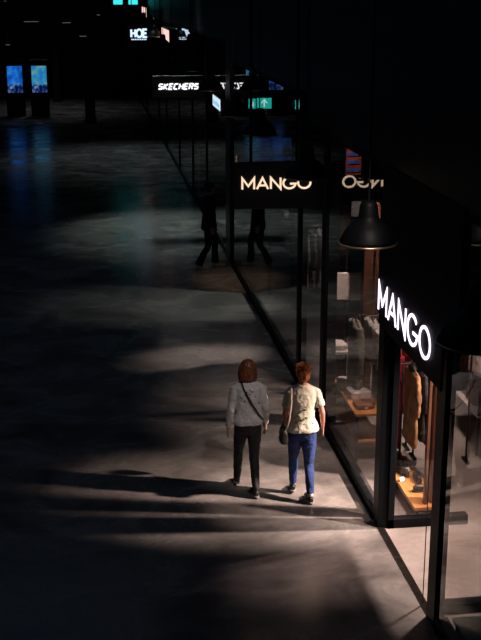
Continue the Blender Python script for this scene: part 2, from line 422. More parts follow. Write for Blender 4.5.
blade('blade_sign', 'distant black blade sign with bold slanted white SKECHERS letters', 1.6, 2.79, 2.9, 3.4, 27.0, 'SKECHERS', .12, 1.74, .9, .03, 3.1, M['skech'], shear=.25, gap=.36)
blade('blade_sign', 'farthest black blade sign, pale blue HOE letters over tiny marks', 1.6, 2.6, 3.35, 4.1, 42.0, 'HOE', .26, 1.79, .55, .07, 3.7, M['hoe'], sub=True)

# slanted lit shop-name boxes on the shop-front plane
def lightbox(y0, y1, z0, z1, m, label, marks=True):
    r = thing('light_box', label, 'sign', (XS-.1, (y0+y1)/2, z0)); h = (y1-y0)/2
    b = NB(); box(b, -.04, .13 if z0 < 3.7 else .078, -h-.03, h+.03, -.03, z1-z0+.03); obj('housing', b, M['black'], r)
    b = NB(); box(b, -.048, -.04, -h, h, 0, z1-z0); obj('lit_face', b, m, r)
    if marks:
        for k in range(5):
            b = NB(); yy = -h*.7+k*h*.33; box(b, -.053, -.048, yy, yy+h*.12, (z1-z0)*.25, (z1-z0)*(.5+.08*(k % 3)))
            obj('dark_mark', b, M['icemark'], r)
lightbox(23.0, 24.3, 2.98, 3.2, M['icelit'], 'slanting icy white lit sign on a shop front above the standing man')
lightbox(36.4, 39.6, 3.75, 4.1, M['pinklit'], 'small pinkish lit sign between the two far name signs', False)
lightbox(48.6, 52, 4.15, 4.6, M['pinklit'], 'tiny pinkish lit sign at the top of the picture', False)
for x, lab in ((1.62, 'left of two teal light panels at the very top of the picture'), (2.25, 'right one of two teal light panels at the very top of the picture')):
    r = thing('teal_sign', lab, 'light panel', (x, 50, 4.72)); b = NB(); box(b, -.24, .24, 0, .08, -.02, .42); obj('housing', b, M['black'], r)
    b = NB(); box(b, -.2, .18, -.01, 0, 0, .4); obj('lit_face', b, M['teal'], r)

# exit signs hanging inside the shop
def exit_sign(x, y, z, w, h, label, cut=False):
    r = thing('exit_sign', label, 'exit sign', (x, y, z), 0, 'green emergency exit signs behind the glass')
    b = NB(); box(b, -w/2-.02, w/2+.02, 0, .06, -.02, h+.02); obj('housing', b, M['frame'], r)
    b = NB(); box(b, -w/2, w/2, -.006, 0, 0, h); obj('lit_face', b, M['exit'], r)
    b = NB()
    stroke(b, [(0, h*.15), (0, h*.8)], .022, .004, face_south(0, -.007, 0)); stroke(b, [(-h*.28, h*.5), (0, h*.85), (h*.28, h*.5)], .022, .004, face_south(0, -.007, 0))
    if not cut: obj('arrow', b, M['exitw'], r)
    else:
        b.free(); b = NB(); box(b, -w/4, w/5, -.011, -.006, h*.2, h*.7); obj('pictogram', b, M['exitw'], r)
    b = NB(); box(b, -.01, .01, .02, .04, h+.02, .85); obj('hanger_rod', b, M['frame'], r)
exit_sign(3.28, 21, 3.22, .27, .19, 'green exit sign with an upward arrow above the cream blade sign')
exit_sign(3.06, 21.02, 3.22, .13, .18, 'narrow green exit sign just left of the arrow sign', True)
exit_sign(4.05, 21, 3.16, .11, .18, 'small green sign sliver seen right of the tall window post', True)
exit_sign(4.62, 12.95, 2.4, .24, .14, 'green exit sign reflection built as a sign, cut by the right edge of the picture', True)  # stands in for the reflection of an exit sign
exit_sign(3.72, 20, 3.3, .1, .16, 'dim green sign sliver left of the tall window post', True)

# ================================================================ PENDANT LAMPS
LX, LZ = 2.42, 3.22
lamp = thing('pendant_lamp', '', 'pendant lamp', (LX, 6.38, LZ), 0, 'black dome pendants along the shop fronts')
b = NB(); lathe(b, [(.235, 0), (.245, .012), (.235, .04), (.2, .11), (.15, .17), (.1, .205), (.085, .24), (.075, .33), (.05, .37), (0, .375)], 32)
obj('shade', b, M['lamp'], lamp, smooth=True)
b = NB(); lathe(b, [(.222, .008), (.215, .04), (.18, .1), (.13, .155), (0, .18)], 32); obj('reflector', b, M['lampin'], lamp, smooth=True)
b = NB(); lathe(b, [(.25, -.004), (.252, .01), (.235, .012), (.232, -.004), (.25, -.004)], 32); obj('rim', b, mat('rim_metal', (.75, .5, .32), .35, .9, bump=.03), lamp, smooth=True)
b = NB(); lathe(b, [(0, .03), (.03, .04), (.045, .07), (.03, .11), (.02, .16), (0, .16)], 16); obj('bulb', b, M['bulb'], lamp, smooth=True)
b = NB(); tube(b, [(0, 0, .37), (0, 0, 4.27)], .008, 8); obj('cord', b, M['black'], lamp)
place = ['nearest black dome pendant, at the right edge of the picture', 'black dome pendant in front of the window beside the lit letters',
 'black dome pendant covering the last letters of the cream blade sign', 'black dome pendant hanging just above the cream blade sign',
 'black dome pendant left of the green arrow sign', 'black dome pendant below and right of the slanted white letters', 'pendant rim just above the slanted white letters',
 'small pendant above left of the slanted white letters', 'small pendant below right of the pale blue letters', 'small pendant level with the pale blue letters',
 'tiny pendant above the pale blue letters']
lamp['label'] = place[0]
LP = [(2.3, 6.36, 3.26), (2.37, 9.4, 3.22), (2.44, 12.54, 3.29), (2.45, 16.1, 3.34), (2.45, 18.6, 3.35), (2.45, 22.3, 3.45), (2.45, 25.9, 3.58),
      (2.45, 32.0, 3.55), (2.45, 35.4, 3.66), (2.45, 39.2, 3.81), (2.45, 46, 4.1)]
lamp.location = LP[0]
for k in range(1, len(LP)): dup(lamp, LP[k], place[k])
for o in bpy.data.objects:
    if o.name.startswith('cord'): o.scale.z = (7.5-o.parent.location.z)/4.27

# ================================================================ FAR HALL SCREENS
def totem(x, y, m, lab, yy=0):
    r = thing('advertising_screen', lab, 'screen', (x, y, 0), 0, 'lit blue screens in the far hall')
    b = NB(); box(b, -.4, .4, 0, .14, 0, 2.4); obj('cabinet', b, M['black'], r, bevel=.01)
    b = NB(); box(b, -.32, .32, -.01, 0, 1.35, 2.15); obj('upper_display', b, m, r)
    b = NB(); box(b, -.32, .32, -.01, 0, 1.02, 1.35); obj('lower_display', b, M['scrpeople'], r)
totem(-2.87, 51.5, M['scr1'], 'left freestanding screen glowing deep blue')
totem(-1.83, 51.5, M['scr2'], 'right freestanding screen glowing blue and cyan')
spots = [(-3.5, 58, 4.8, .1), (-2.0, 50, 4.05, .6), (-.55, 50, 4.0, .35), (.75, 48, 4.35, .12), (.1, 46, 3.6, .25), (-3.3, 55, 2.9, .2)]
for i, (x, y, z, w) in enumerate(spots):
    r = thing('ceiling_light', ['tiny warm lamp at the top left corner', 'faint slanting strip lamp above the left screens', 'faint strip lamp above the gap right of the screens', 'tiny white lamp left of the pale blue letters', 'faint lamp below left of the pale blue letters', 'faint lamp at the left edge above the screens'][i], 'lamp', (x, y, z), R(20), 'small far lamps of the hall')
    b = NB(); box(b, -w/2, w/2, -.05, .05, .0, .05); obj('housing', b, M['black'], r)
    b = NB(); box(b, -w/2+.01, w/2-.01, -.06, .04, -.02, 0); obj('lit_face', b, M['tinyl'], r)
    b = NB(); box(b, -.01, .01, -.01, .01, .05, 7.5-z); obj('hanger_rod', b, M['black'], r)

# ================================================================ SHOP INTERIOR
def rail(x0, x1, y, z, lab, name='clothes_rail'):
    r = thing(name, lab, 'clothes rail', ((x0+x1)/2, y, 0)); h = (x1-x0)/2
    b = NB(); tube(b, [(-h-.02, 0, z), (h+.02, 0, z)], .013, 10); obj('bar', b, M['chrome'], r, smooth=True)
    for s_ in (-1, 1):
        b = NB(); tube(b, [(s_*h, 0, .03), (s_*h, 0, z)], .012, 10); obj('upright', b, M['frame'], r, smooth=True)
        b = NB(); box(b, s_*h-.02, s_*h+.02, -.1, .1, 0, .03); obj('foot', b, M['frame'], r)
    return r
def garment(name, label, cat, x, y, z, length, th, wd, m, collar=None, group='clothes hanging on the rails', rz=0, sleeves=True, flare=1.1):
    """hung on a rail: thin along local x, shoulders along local y; rail height z"""
    r = thing(name, label, cat, (x, y, z), rz, group)
    b = NB(); tube(b, [(0, 0, .0), (0, .012, .022), (0, .0, .04), (0, -.012, .02)], .003, 6)
    tube(b, [(0, -wd*.42, -.1), (0, 0, -.03), (0, wd*.42, -.1)], .008, 8); tube(b, [(0, 0, -.03), (0, 0, .003)], .003, 6)
    obj('hanger', b, M['walnut'], r, smooth=True)
    b = NB(); T = th/2
    secs = []
    for t, w, q in ((0, .16, .7), (.03, .5, .85), (.07, .88, .95), (.14, .98, 1), (.3, .9, 1), (.5, .88, 1), (.75, .97*flare**.5, 1.05), (1, 1.02*flare, 1.1)):
        secs.append((0, 0, -.055-t*length, T*q, wd/2*w))
    loft(b, secs, 28, 2.4)
    if sleeves:
        for s_ in (-1, 1):
            tube(b, [(0, s_*wd*.42, -.1), (.01, s_*wd*.5, -.1-length*.25), (.02, s_*wd*.47, -.1-length*.55)], [T*.85, T*.8, T*.7], 12)
    organic('cloth_body', b, m, r, vox=.014, smooth=2, wr=.03, wrs=.09)
    if collar:
        b = NB(); ell(b, (0, 0, -.07), (T*1.05, .1, .055)); obj('collar', b, collar, r, smooth=True)
    return r
# rail behind the entrance glass
rail(3.38, 3.8, 11.65, 1.37, 'short chrome rail of golden and brown coats behind the entrance glass')
garment('coat', 'golden ochre coat with black collar, left on the short rail', 'coat', 3.49, 11.65, 1.37, .88, .085, .44, M['gold'], M['leather'])
garment('coat', 'black coat between the golden and the brown coat', 'coat', 3.575, 11.65, 1.37, .8, .08, .42, M['darkcloth'], M['leather'])
garment('coat', 'brown coat with black collar, right on the short rail', 'coat', 3.66, 11.65, 1.37, .88, .085, .44, M['brown'], M['leather'])
rail(3.3, 3.7, 12.2, 1.42, 'second rail, with the long red dress, behind the golden coats')
garment('dress', 'long crimson red dress hanging left of the golden coat', 'dress', 3.46, 12.2, 1.42, 1.15, .1, .44, M['red'], None)
garment('coat', 'crimson jacket mostly hidden behind the coats', 'jacket', 3.6, 12.2, 1.42, .8, .09, .42, M['red'], None)
garment('cardigan', 'pale grey knit cardigan hung high beside the red dress', 'cardigan', 3.55, 12.5, 1.54, .5, .2, .46, M['grey'], None, rz=R(60))
rail(3.4, 3.7, 12.5, 1.54, 'slim rail carrying the pale grey cardigan')
# rail behind the big window
rail(3.2, 3.8, 12.95, 1.55, 'chrome rail with grey and black clothes behind the big window')
for i, (x, m, L_, lab, th, nm) in enumerate(((3.12, M['olive'], 1.05, 'long olive grey coat at the left end of the window rail', .13, 'coat'), (3.32, M['grey'], .5, 'crumpled pale grey blouse on the window rail', .14, 'blouse'),
        (3.44, M['darkcloth'], 1.0, 'black coat right of the grey blouse', .11, 'coat'), (3.56, M['darkcloth'], .95, 'rightmost black coat on the window rail', .11, 'coat'))):
    garment(nm, lab, nm, x+.03, 12.95, 1.55, L_, th, .46, m, None)

# wooden columns / panels
def slab(name, x0, x1, y0, y1, z1, m, lab, cat, strip=None):
    r = thing(name, lab, cat, ((x0+x1)/2, (y0+y1)/2, 0)); hx, hy = (x1-x0)/2, (y1-y0)/2
    b = NB(); box(b, -hx, hx, -hy, hy, 0, z1); obj('panel', b, m, r, bevel=.006)
    b = NB(); box(b, -hx-.01, hx+.01, -hy-.01, hy+.01, 0, .06); obj('foot', b, M['frame'], r)
    if strip:
        b = NB(); box(b, strip, strip+.02, -hy-.012, -hy, .3, z1-.2); obj('edge_strip', b, M['chrome'], r)
slab('wood_panel', 3.43, 3.5, 10.62, 10.75, 2.2, M['copper'], 'narrow red-brown panel at the right side of the entrance glass', 'panel', -.012)
slab('wood_panel', 3.36, 3.4, 10.6, 10.66, 2.2, M['walnut'], 'slim dark brown upright beside the shoe platform', 'panel')
slab('wood_panel', 3.43, 3.62, 13.75, 13.9, 2.75, M['walnut'], 'tall brown wooden column behind the grey blouse', 'panel', .03)
slab('wood_panel', 3.24, 3.38, 14.35, 14.5, 2.6, M['walnut'], 'narrower brown wooden column above the white board', 'panel', .02)

# white rounded board
r = thing('display_board', 'white board with rounded corners standing behind the big window', 'board', (3.29, 14.0, 0), R(-4))
b = NB(); box(b, -.25, .25, -.02, .02, 1.46, 1.83); obj('board_face', b, M['white'], r, bevel=.018)
b = NB(); tube(b, [(0, .03, .02), (0, .03, 1.6)], .014, 10); obj('stem', b, M['frame'], r, smooth=True)
b = NB(); lathe(b, [(0, 0), (.16, 0), (.16, .012), (.02, .025), (0, .025)]); obj('base', b, M['frame'], r, smooth=True)

# display table with folded clothes
def folded(x, y, z, w, dd, h, m, lab, rz=0, name='folded_garment'):
    r = thing(name, lab, 'folded clothes', (x, y, z), rz, 'folded clothes on display')
    n = max(2, int(h/.03))
    b = NB(); loft(b, [(0, 0, k*h/(n*2), w/2*(1 if k % 2 else .95), dd/2*(1 if k % 2 else .95)) for k in range(n*2+1)], 28, 5)
    organic('folded_layers', b, m, r, vox=.012, smooth=1, wr=.012, wrs=.08)
    b = NB(); box(b, -.02, .02, -dd/2-.008, -dd/2, h*.3, h*.6); obj('tag', b, M['paper'], r)
    return r
def table(x0, x1, y0, y1, z, m, lab, shelf=None):
    r = thing('display_table', lab, 'display table', ((x0+x1)/2, (y0+y1)/2, 0)); hx, hy = (x1-x0)/2, (y1-y0)/2
    b = NB(); box(b, -hx, hx, -hy, hy, z-.035, z); obj('tabletop', b, m, r, bevel=.005)
    for sx in (-1, 1):
        for sy in (-1, 1):
            b = NB(); box(b, sx*(hx-.03)-.015, sx*(hx-.03)+.015, sy*(hy-.03)-.015, sy*(hy-.03)+.015, 0, z-.035); obj('leg', b, M['frame'], r)
    if shelf:
        b = NB(); box(b, -hx+.02, hx-.02, -hy+.02, hy-.02, shelf-.02, shelf); obj('lower_shelf', b, M['wood'], r)
table(2.98, 3.42, 13.42, 13.8, .95, M['white'], 'tall pale display table behind the big window below the white board', .5)
folded(3.09, 13.6, .95, .19, .28, .07, M['whitecloth'], 'folded pale garment on the tall display table', .1)
folded(3.31, 13.6, .95, .19, .28, .1, M['grey'], 'folded grey garment on the right of the tall display table')
table(2.98, 3.34, 12.15, 13.4, .6, M['wood'], 'low wooden display table behind the big window', .25)
folded(3.14, 13.15, .6, .28, .4, .06, M['whitecloth'], 'white garment spread at the far end of the low table', -.05)
folded(3.16, 12.75, .6, .28, .26, .09, M['whitecloth'], 'folded white garment near the middle of the low table', .08)
folded(3.14, 12.4, .6, .24, .26, .05, M['brown'], 'folded brown garment at the near end of the low table')

# shoe platform
pl = thing('display_platform', 'low honey wood platform with black shoes behind the entrance glass', 'platform', (3.35, 11.3, 0))
b = NB(); box(b, -.11, .19, -.76, .6, .12, .16); obj('deck', b, M['wood'], pl, bevel=.005)
b = NB(); box(b, -.06, .15, -.7, .5, 0, .12); obj('base', b, M['black'], pl)
def shoe_mesh(bm, L_=.25, hi=.07):
    # sole length along +y, heel at origin
    for (y, w, h) in (): pass
    secs = [(0, .0, .005, .032, .035)]
    P = [(0, -.005, .035), (0, .04, .04), (0, .1, .036), (0, .17, .028), (0, .22, .024), (0, L_-.005, .02)]
    Rr = [(.022, .03), (.033, .042), (.034, .038), (.042, .03), (.036, .024), (.012, .012)]
    tube(bm, P, Rr, 14, flat=(1, 0, 0))
def make_shoe(lab, m, loc_, rz, tagd=False):
    r = thing('shoe', lab, 'shoe', loc_, rz, 'black shoes on the wooden platform')
    b = NB(); shoe_mesh(b); organic('upper', b, m, r, vox=.006, smooth=2)
    b = NB(); loft(b, [(0, .11, 0, .04, .13), (0, .11, .012, .042, .132)], 24, 2.6); obj('sole', b, M['shoed'], r)
    b = NB(); ell(b, (0, .035, .072), (.02, .03, .006)); obj('opening', b, M['shoed'], r, smooth=True)
    return r
sp = [(3.33, 11.6, -85, 'black shoe at the far left of the wooden platform'), (3.47, 11.58, 60, 'black shoe at the far right of the wooden platform'), (3.38, 11.3, 15, 'black shoe in the middle of the platform next to a white tag'),
      (3.46, 11.12, -5, 'black shoe right of the tagged one'), (3.34, 10.92, -80, 'black shoe nearest the viewer on the platform')]
sh0 = make_shoe(sp[0][3], M['leather'], (sp[0][0], sp[0][1], .165), R(sp[0][2]))
for x, y, a, lab in sp[1:]: dup(sh0, (x, y, .165), lab, R(a))
for x, y, lab in ((3.43, 11.45, 'white price card between the black shoes'), (3.3, 11.2, 'white price card at the left edge of the platform')):
    r = thing('price_card', lab, 'card', (x, y, .16), R(30), 'white price cards on the platform')
    b = NB(); box(b, -.035, .035, -.003, .003, .0, .05, Matrix.Rotation(R(-35), 3, 'X'), (0, 0, 0)); obj('card', b, M['paper'], r)
    b = NB(); box(b, -.036, .036, -.012, .012, 0, .006); obj('holder', b, M['chrome'], r)

# shelving at the back right
r = thing('shelf_unit', 'tall shelving with folded clothes seen at the right edge', 'shelf', (4.8, 12.75, 0)); 
for z in (.5, 1.0, 1.45, 1.9, 2.35):
    b = NB(); box(b, -.35, .35, -.6, .6, z-.025, z); obj('shelf_board', b, M['white'], r)
for s_ in (-1, 1):
    for q in (-1, 1):
        b = NB(); box(b, q*.33-.015, q*.33+.015, s_*.58-.015, s_*.58+.015, 0, 2.7); obj('upright', b, M['frame'], r)
for z, y, m, lab in ((1.9, 12.6, 'navy', 'folded navy jumper on the upper shelf'), (1.9, 13.1, 'whitecloth', 'folded white jumper on the upper shelf'), (2.35, 12.7, 'whitecloth', 'white folded stack on the topmost shelf'),
        (1.45, 12.6, 'whitecloth', 'white folded jumper on the middle shelf'), (1.45, 13.1, 'grey', 'grey folded jumper on the middle shelf'), (1.0, 12.8, 'grey', 'grey folded stack on the lower shelf'), (.5, 12.8, 'brown', 'brown folded stack on the bottom shelf')):
    folded(4.75, y-.15, z, .5, .4, .22, M[m], lab)
rail(4.28, 4.8, 12.0, 1.7, 'rail with a white shirt inside the shop at the right edge')
garment('shirt', 'white shirt hanging inside the shop at the right edge', 'shirt', 4.36, 12.0, 1.7, .55, .12, .42, M['whitecloth'])
garment('coat', 'black jacket beside the hanging white shirt', 'jacket', 4.54, 12.0, 1.7, .7, .12, .42, M['darkcloth'])
# plinth at the lower right corner
r = thing('plinth', 'grey-green block in the lower right corner behind the glass', 'plinth', (3.5, 7.72, 0))
b = NB(); box(b, -.52, .5, -.7, .66, 0, .12); obj('body', b, M['plinth'], r, bevel=.01)
b = NB(); box(b, -.54, .52, -.72, .68, .12, .16); obj('top_slab', b, M['plinth'], r, bevel=.006)

# things in the dark second shop
def banner(x, y, z0, z1, w, m, lab, name='hanging_banner'):
    r = thing(name, lab, 'banner', (x, y, z0)); b = NB(); box(b, -w/2, w/2, -.008, .008, 0, z1-z0); obj('cloth', b, m[0], r)
    if len(m) > 1:
        for k in range(3):
            b = NB(); box(b, -w/2+.01, w/2-.01*(k+1), -.014, -.008, (z1-z0)*(.12+.3*k), (z1-z0)*(.26+.3*k)); obj('stripe', b, m[1], r)
    b = NB(); tube(b, [(-w/2-.03, 0, z1-z0), (w/2+.03, 0, z1-z0)], .012, 8); tube(b, [(0, 0, z1-z0), (0, 0, 4.3-z0)], .005, 6); obj('rod', b, M['frame'], r)
banner(3.79, 16.0, 2.76, 3.14, .22, (M['poster_r'], M['poster_b']), 'hanging red and blue banner above the reversed letters')
banner(3.86, 16.05, 2.15, 2.38, .14, (M['whitecloth'],), 'white cut-out hanging below the reversed letters')
banner(3.36, 20.5, 3.62, 3.84, .36, (M['poster_b'], M['poster_r']), 'dim colourful banner above the green arrow sign')
r = thing('shelf_unit', 'narrow dark shelf rack with small pale goods behind the second shop window', 'shelf', (3.45, 20, 0))
for z in (.8, 1.4, 2.0, 2.5, 2.9): b = NB(); box(b, -.2, .2, -.15, .15, z-.02, z); obj('shelf_board', b, M['frame'], r)
for q in (-1, 1): b = NB(); box(b, q*.2-.01, q*.2+.01, -.15, .15, 0, 3.1); obj('upright', b, M['frame'], r)
for i, (x, z, m) in enumerate(((3.4, 2.9, 'whitecloth'), (3.52, 2.5, 'grey'), (3.38, 2.0, 'whitecloth'), (3.5, 1.4, 'grey'))):
    folded(x, 19.95, z, .13, .16, .14, M[m], ['pale box on the top of the dark rack', 'grey bundle on the second board of the dark rack', 'pale bundle on the middle board of the dark rack', 'grey bundle on the low board of the dark rack'][i], name='folded_garment')
r = thing('wall_screen', 'dim dark blue display above the cream blade sign', 'screen', (3.82, 22.9, 2.0))
b = NB(); box(b, -.47, .4, 0, .08, -.02, .46); obj('housing', b, M['black'], r)
b = NB(); box(b, -.45, .38, -.01, 0, 0, .44); obj('display', b, M['scrdim'], r)
b = NB(); box(b, -.05, .05, .08, .1, -.02, 2.3); obj('bracket', b, M['black'], r)
r = thing('light_strip', 'thin warm vertical lit strip at the top left corner of the cream blade sign', 'lamp', (2.93, 22.27, 1.25))
b = NB(); box(b, -.03, .03, -.02, .03, -1.25, 1.45); obj('profile', b, M['frame'], r); b = NB(); box(b, -.012, .012, -.025, -.02, .0, .95); obj('lit_face', b, M['strip'], r)
rail(3.1, 3.5, 16.2, 2.0, 'rail with pale clothes between the two tall window posts')
for k, (x, m, lab) in enumerate(((3.14, 'whitecloth', 'white blouse at the left end of the shadowed rail'), (3.25, 'grey', 'grey blouse in the middle of the shadowed rail'), (3.36, 'whitecloth', 'white blouse at the right end of the shadowed rail'))):
    garment('blouse', lab, 'blouse', x, 16.2, 2.0, .85, .08, .4, M[m])

# ================================================================ PEOPLE
def hand_parts(bm, wr, dirv, side, curl=.5):
    """wr wrist, dirv hand direction, fingers fan along local forward (Y)"""
    d_ = Vector(dirv).normalized(); f = Vector((0, 1, 0)); f = (f-d_*f.dot(d_)).normalized(); inn = d_.cross(f).normalized()
    if inn.x*side > 0: inn = -inn           # inward (towards the thigh)
    wr = Vector(wr)
    tube(bm, [wr-d_*.02, wr+d_*.02, wr+d_*.055, wr+d_*.085], [(.022, .017), (.03, .016), (.038, .015), (.036, .012)], 12, flat=tuple(f))
    for k, (o, L_) in enumerate(((.028, .068), (.0095, .078), (-.0095, .072), (-.028, .056))):
        p0 = wr+d_*.07+f*o; spread = f*o*.35
        p1 = p0+d_*L_*.45+spread*.5; p2 = p1+(d_*.9+inn*curl).normalized()*L_*.32; p3 = p2+(d_*.6+inn*curl*1.5).normalized()*L_*.27
        tube(bm, [p0, p1, p2, p3], [.0095, .0088, .008, .006], 8)
    t0 = wr+d_*.025+f*.028; t1 = t0+(d_*.6+f*.6+inn*.3).normalized()*.035; t2 = t1+(d_*.9+f*.15+inn*.4).normalized()*.03
    tube(bm, [t0, t1, t2], [.0125, .011, .008], 8)
def person(name, label, loc_, rz, S, P):
    root = thing(name, label, 'person', loc_, rz); root.scale = (S*P.get('slim', 1), S, S)
    body = NB(); L, Rr = P['L'], P['R']
    hipz = P.get('hipz', .83)
    # torso: x half width, y half depth
    hw = P.get('hip', .165)
    loft(body, [(0, 0, .72, hw*.6, .07), (0, 0, .80, hw*.92, .1), (0, -.005, .88, hw*.97, .11), (0, 0, .98, .125, .09), (0, .0, 1.08, .13, .092), (0, 0, 1.2, .15, .1), (0, -.005, 1.28, .155, .085), (0, -.005, 1.33, .12, .065), (0, -.003, 1.36, .06, .055)], 24, 2.3)
    hd = P.get('head', (0, .02, 1.49)); hd = Vector(hd); tl = P.get('turn', 0)
    tube(body, [(0, -.012, 1.3), (0, -.002, 1.37), tuple(hd+Vector((0, -.01, -.07)))], [.058, .05, .05], 14)
    hr = Euler((0, 0, tl))
    def hp(x, y, z): v = Vector((x, y, 0)); v.rotate(hr); return hd+Vector((v.x, v.y, z))
    ell(body, hd+Vector((0, 0, .012)), (.072, .09, .1)); ell(body, hp(0, .03, -.045), (.052, .06, .06))
    tube(body, [hp(0, .08, .01), hp(0, .102, -.022), hp(0, .09, -.032)], [.008, .014, .009], 8)         # nose
    for s_ in (-1, 1):
        ell(body, hp(s_*.074, -.003, -.01), (.01, .02, .03))
    for s_, leg in ((-1, L), (1, Rr)):
        hx = s_*.085
        tube(body, [(hx, 0, .8), leg['knee'], leg['ankle']], [.075, .048, .032], 14)
        a = Vector(leg['ankle']); tube(body, [a, a+Vector((0, .05, -.035))], [.032, .03], 10)
    for s_, arm in ((-1, P['AL']), (1, P['AR'])):
        tube(body, [(s_*.13, -.005, 1.28), (s_*.168, -.005, 1.265), Vector((s_*.168, -.005, 1.265)).lerp(Vector(arm['e']), .5), arm['e'], Vector(arm['e']).lerp(Vector(arm['w']), .4), arm['w']], [.05, .047, .041, .035, .034, .022], 14)
        hand_parts(body, arm['w'], arm['d'], s_, arm.get('curl', .5))
    organic('body', body, P['skin'], root, vox=.0065, smooth=3)
    # face features
    for s_ in (-1, 1):
        b = NB(); ell(b, hp(s_*.03, .078, .012), (.012, .008, .008), 12, 8); e = obj('eye', b, M['eye'], root, smooth=True)
        b = NB(); ell(b, hp(s_*.03, .085, .012), (.005, .003, .005), 10, 6); obj('iris', b, M['iris'], e, smooth=True)
    b = NB(); ell(b, hp(0, .086, -.058), (.022, .008, .008), 12, 8); obj('mouth', b, M['lips'], root, smooth=True)
    # hair
    b = NB(); P['hair'](b, hp); organic('hair', b, P['hairm'], root, vox=.007, smooth=2, wr=P.get('hairwr', .012), wrs=P.get('hairws', .025))
    # top
    b = NB(); hem = P.get('hem', .86)
    loft(b, [(0, 0, hem, hw*1.08+.014, .142), (0, -.003, hem+.03, hw*1.1+.01, .143), (0, 0, .98, .158, .122), (0, 0, 1.08, .155, .118), (0, 0, 1.2, .17, .124), (0, -.005, 1.28, .172, .104), (0, -.005, 1.325, .14, .085), (0, -.005, 1.357, .085, .07), (0, -.004, 1.368, .062, .06)], 28, 2.3)
    for s_, arm in ((-1, P['AL']), (1, P['AR'])):
        sh = Vector((s_*.165, -.005, 1.262)); e_ = Vector(arm['e']); w_ = Vector(arm['w'])
        pts = [(s_*.11, -.005, 1.275), sh, sh.lerp(e_, .5), e_, e_.lerp(w_, .5), e_.lerp(w_, .93)]; rr = [.062, .062, .056, .05, .044, .036]
        if P.get('short'): pts = pts[:2]+[sh.lerp(e_, .35), sh.lerp(e_, .68)]; rr = [.064, .064, .062, .064]
        if P.get('coat'): rr = [r_*1.15 for r_ in rr]
        tube(b, pts, rr, 16)
    top = organic('sweater' if not P.get('short') else 'shirt', b, P['top'], root, vox=.009, smooth=3, wr=P.get('wr', .02), wrs=.07)
    if P.get('coat'): top.name = 'jacket'
    # trousers
    b = NB()
    loft(b, [(0, 0, .72, hw*.7, .085), (0, 0, .80, hw*1.03, .118), (0, -.008, .88, hw*1.05, .124), (0, 0, .94, .15, .112)], 24, 2.3)
    for s_, leg in ((-1, L), (1, Rr)):
        k = Vector(leg['knee']); a = Vector(leg['ankle']); h = Vector((s_*.082, -.005, .8)); c_ = k.lerp(a, .35)+Vector((0, -.012, 0))
        tube(b, [h, h.lerp(k, .4), k, c_, k.lerp(a, P.get('trl', 1.0))], [P.get('thigh', .093), P.get('thigh', .093)*.88, .06, .059, P.get('cuff', .045)], 16)
    organic('trousers', b, P['legm'], root, vox=.009, smooth=3, wr=.014, wrs=.06)
    # shoes
    for s_, leg in ((-1, L), (1, Rr)):
        a = Vector(leg['ankle']); ang = leg.get('pitch', 0); yaw = leg.get('yaw', -s_*R(-6))
        rot = Matrix.Rotation(yaw, 4, 'Z') @ Matrix.Rotation(ang, 4, 'X')
        b = NB(); tube(b, [(0, -.045, .04), (0, -.01, .045), (0, .05, .042), (0, .11, .034), (0, .165, .03), (0, .195, .026)], [(.024, .03), (.036, .042), (.038, .04), (.043, .03), (.036, .025), (.012, .012)], 14, flat=(1, 0, 0))
        tube(b, [(0, -.002, .04), (0, .0, .09)], [.038, .036], 12)
        up = organic('shoe', b, P['shoem'], root, vox=.0065, smooth=2)
        up.matrix_local = Matrix.Translation(a+rot.to_3x3() @ Vector((0, 0, -.075))) @ rot
        b = NB(); loft(b, [(0, .075, 0, .044, .13), (0, .075, .02, .046, .132)], 24, 2.5); obj('sole', b, M['shoeg'] if P.get('palesole', 1) else M['shoed'], up, bevel=.004)
        b = NB(); lathe(b, [(.034, .07), (.036, .11), (.033, .12)], 14)
        if P.get('sock'): obj('sock', b, M['sock'], up, smooth=True)
        else: b.free()
    return root, hp, top

def bob(b, hp):
    ell(b, hp(0, -.02, .03), (.094, .098, .088))
    q = hp(0, -.03, 0)
    loft(b, [(q.x, q.y-.005, hp(0, 0, -.128).z, .075, .055), (q.x-.006, q.y, hp(0, 0, -.105).z, .108, .08), (q.x, q.y, hp(0, 0, -.05).z, .113, .094), (q.x, q.y, hp(0, 0, .0).z, .107, .096), (q.x, q.y+.004, hp(0, 0, .05).z, .092, .09), (q.x, q.y+.01, hp(0, 0, .09).z, .06, .06)], 26)
    for k in range(15):
        a = math.pi+math.pi*k/14
        x, y = math.cos(a)*.1, math.sin(a)*.082-.028
        tube(b, [hp(x*.5, y*.6, .1), hp(x*.95, y*.98, .03), hp(x*1.08, y*1.03, -.05), hp(x*1.05, y, -.112-.012*(k % 2))], [.012, .014, .015, .01], 8)
def crop(b, hp):
    ell(b, hp(0, -.012, .04), (.088, .1, .09)); ell(b, hp(0, -.04, -.02), (.078, .066, .075)); ell(b, hp(0, -.05, -.065), (.05, .035, .04))
    rnd = random.Random(3)
    for k in range(26):
        a = rnd.uniform(0, 6.28); z = rnd.uniform(.0, .11); rr = .09*math.sqrt(max(0, 1-((z-.04)/.1)**2))
        y = math.sin(a)*rr-.015
        if y < .05 or z > .08: ell(b, hp(math.cos(a)*rr*.92, y, z), (.022, .022, .02), 8, 6)
def shorth(b, hp):
    ell(b, hp(0, -.012, .035), (.082, .098, .088)); ell(b, hp(0, -.035, -.02), (.074, .064, .065))

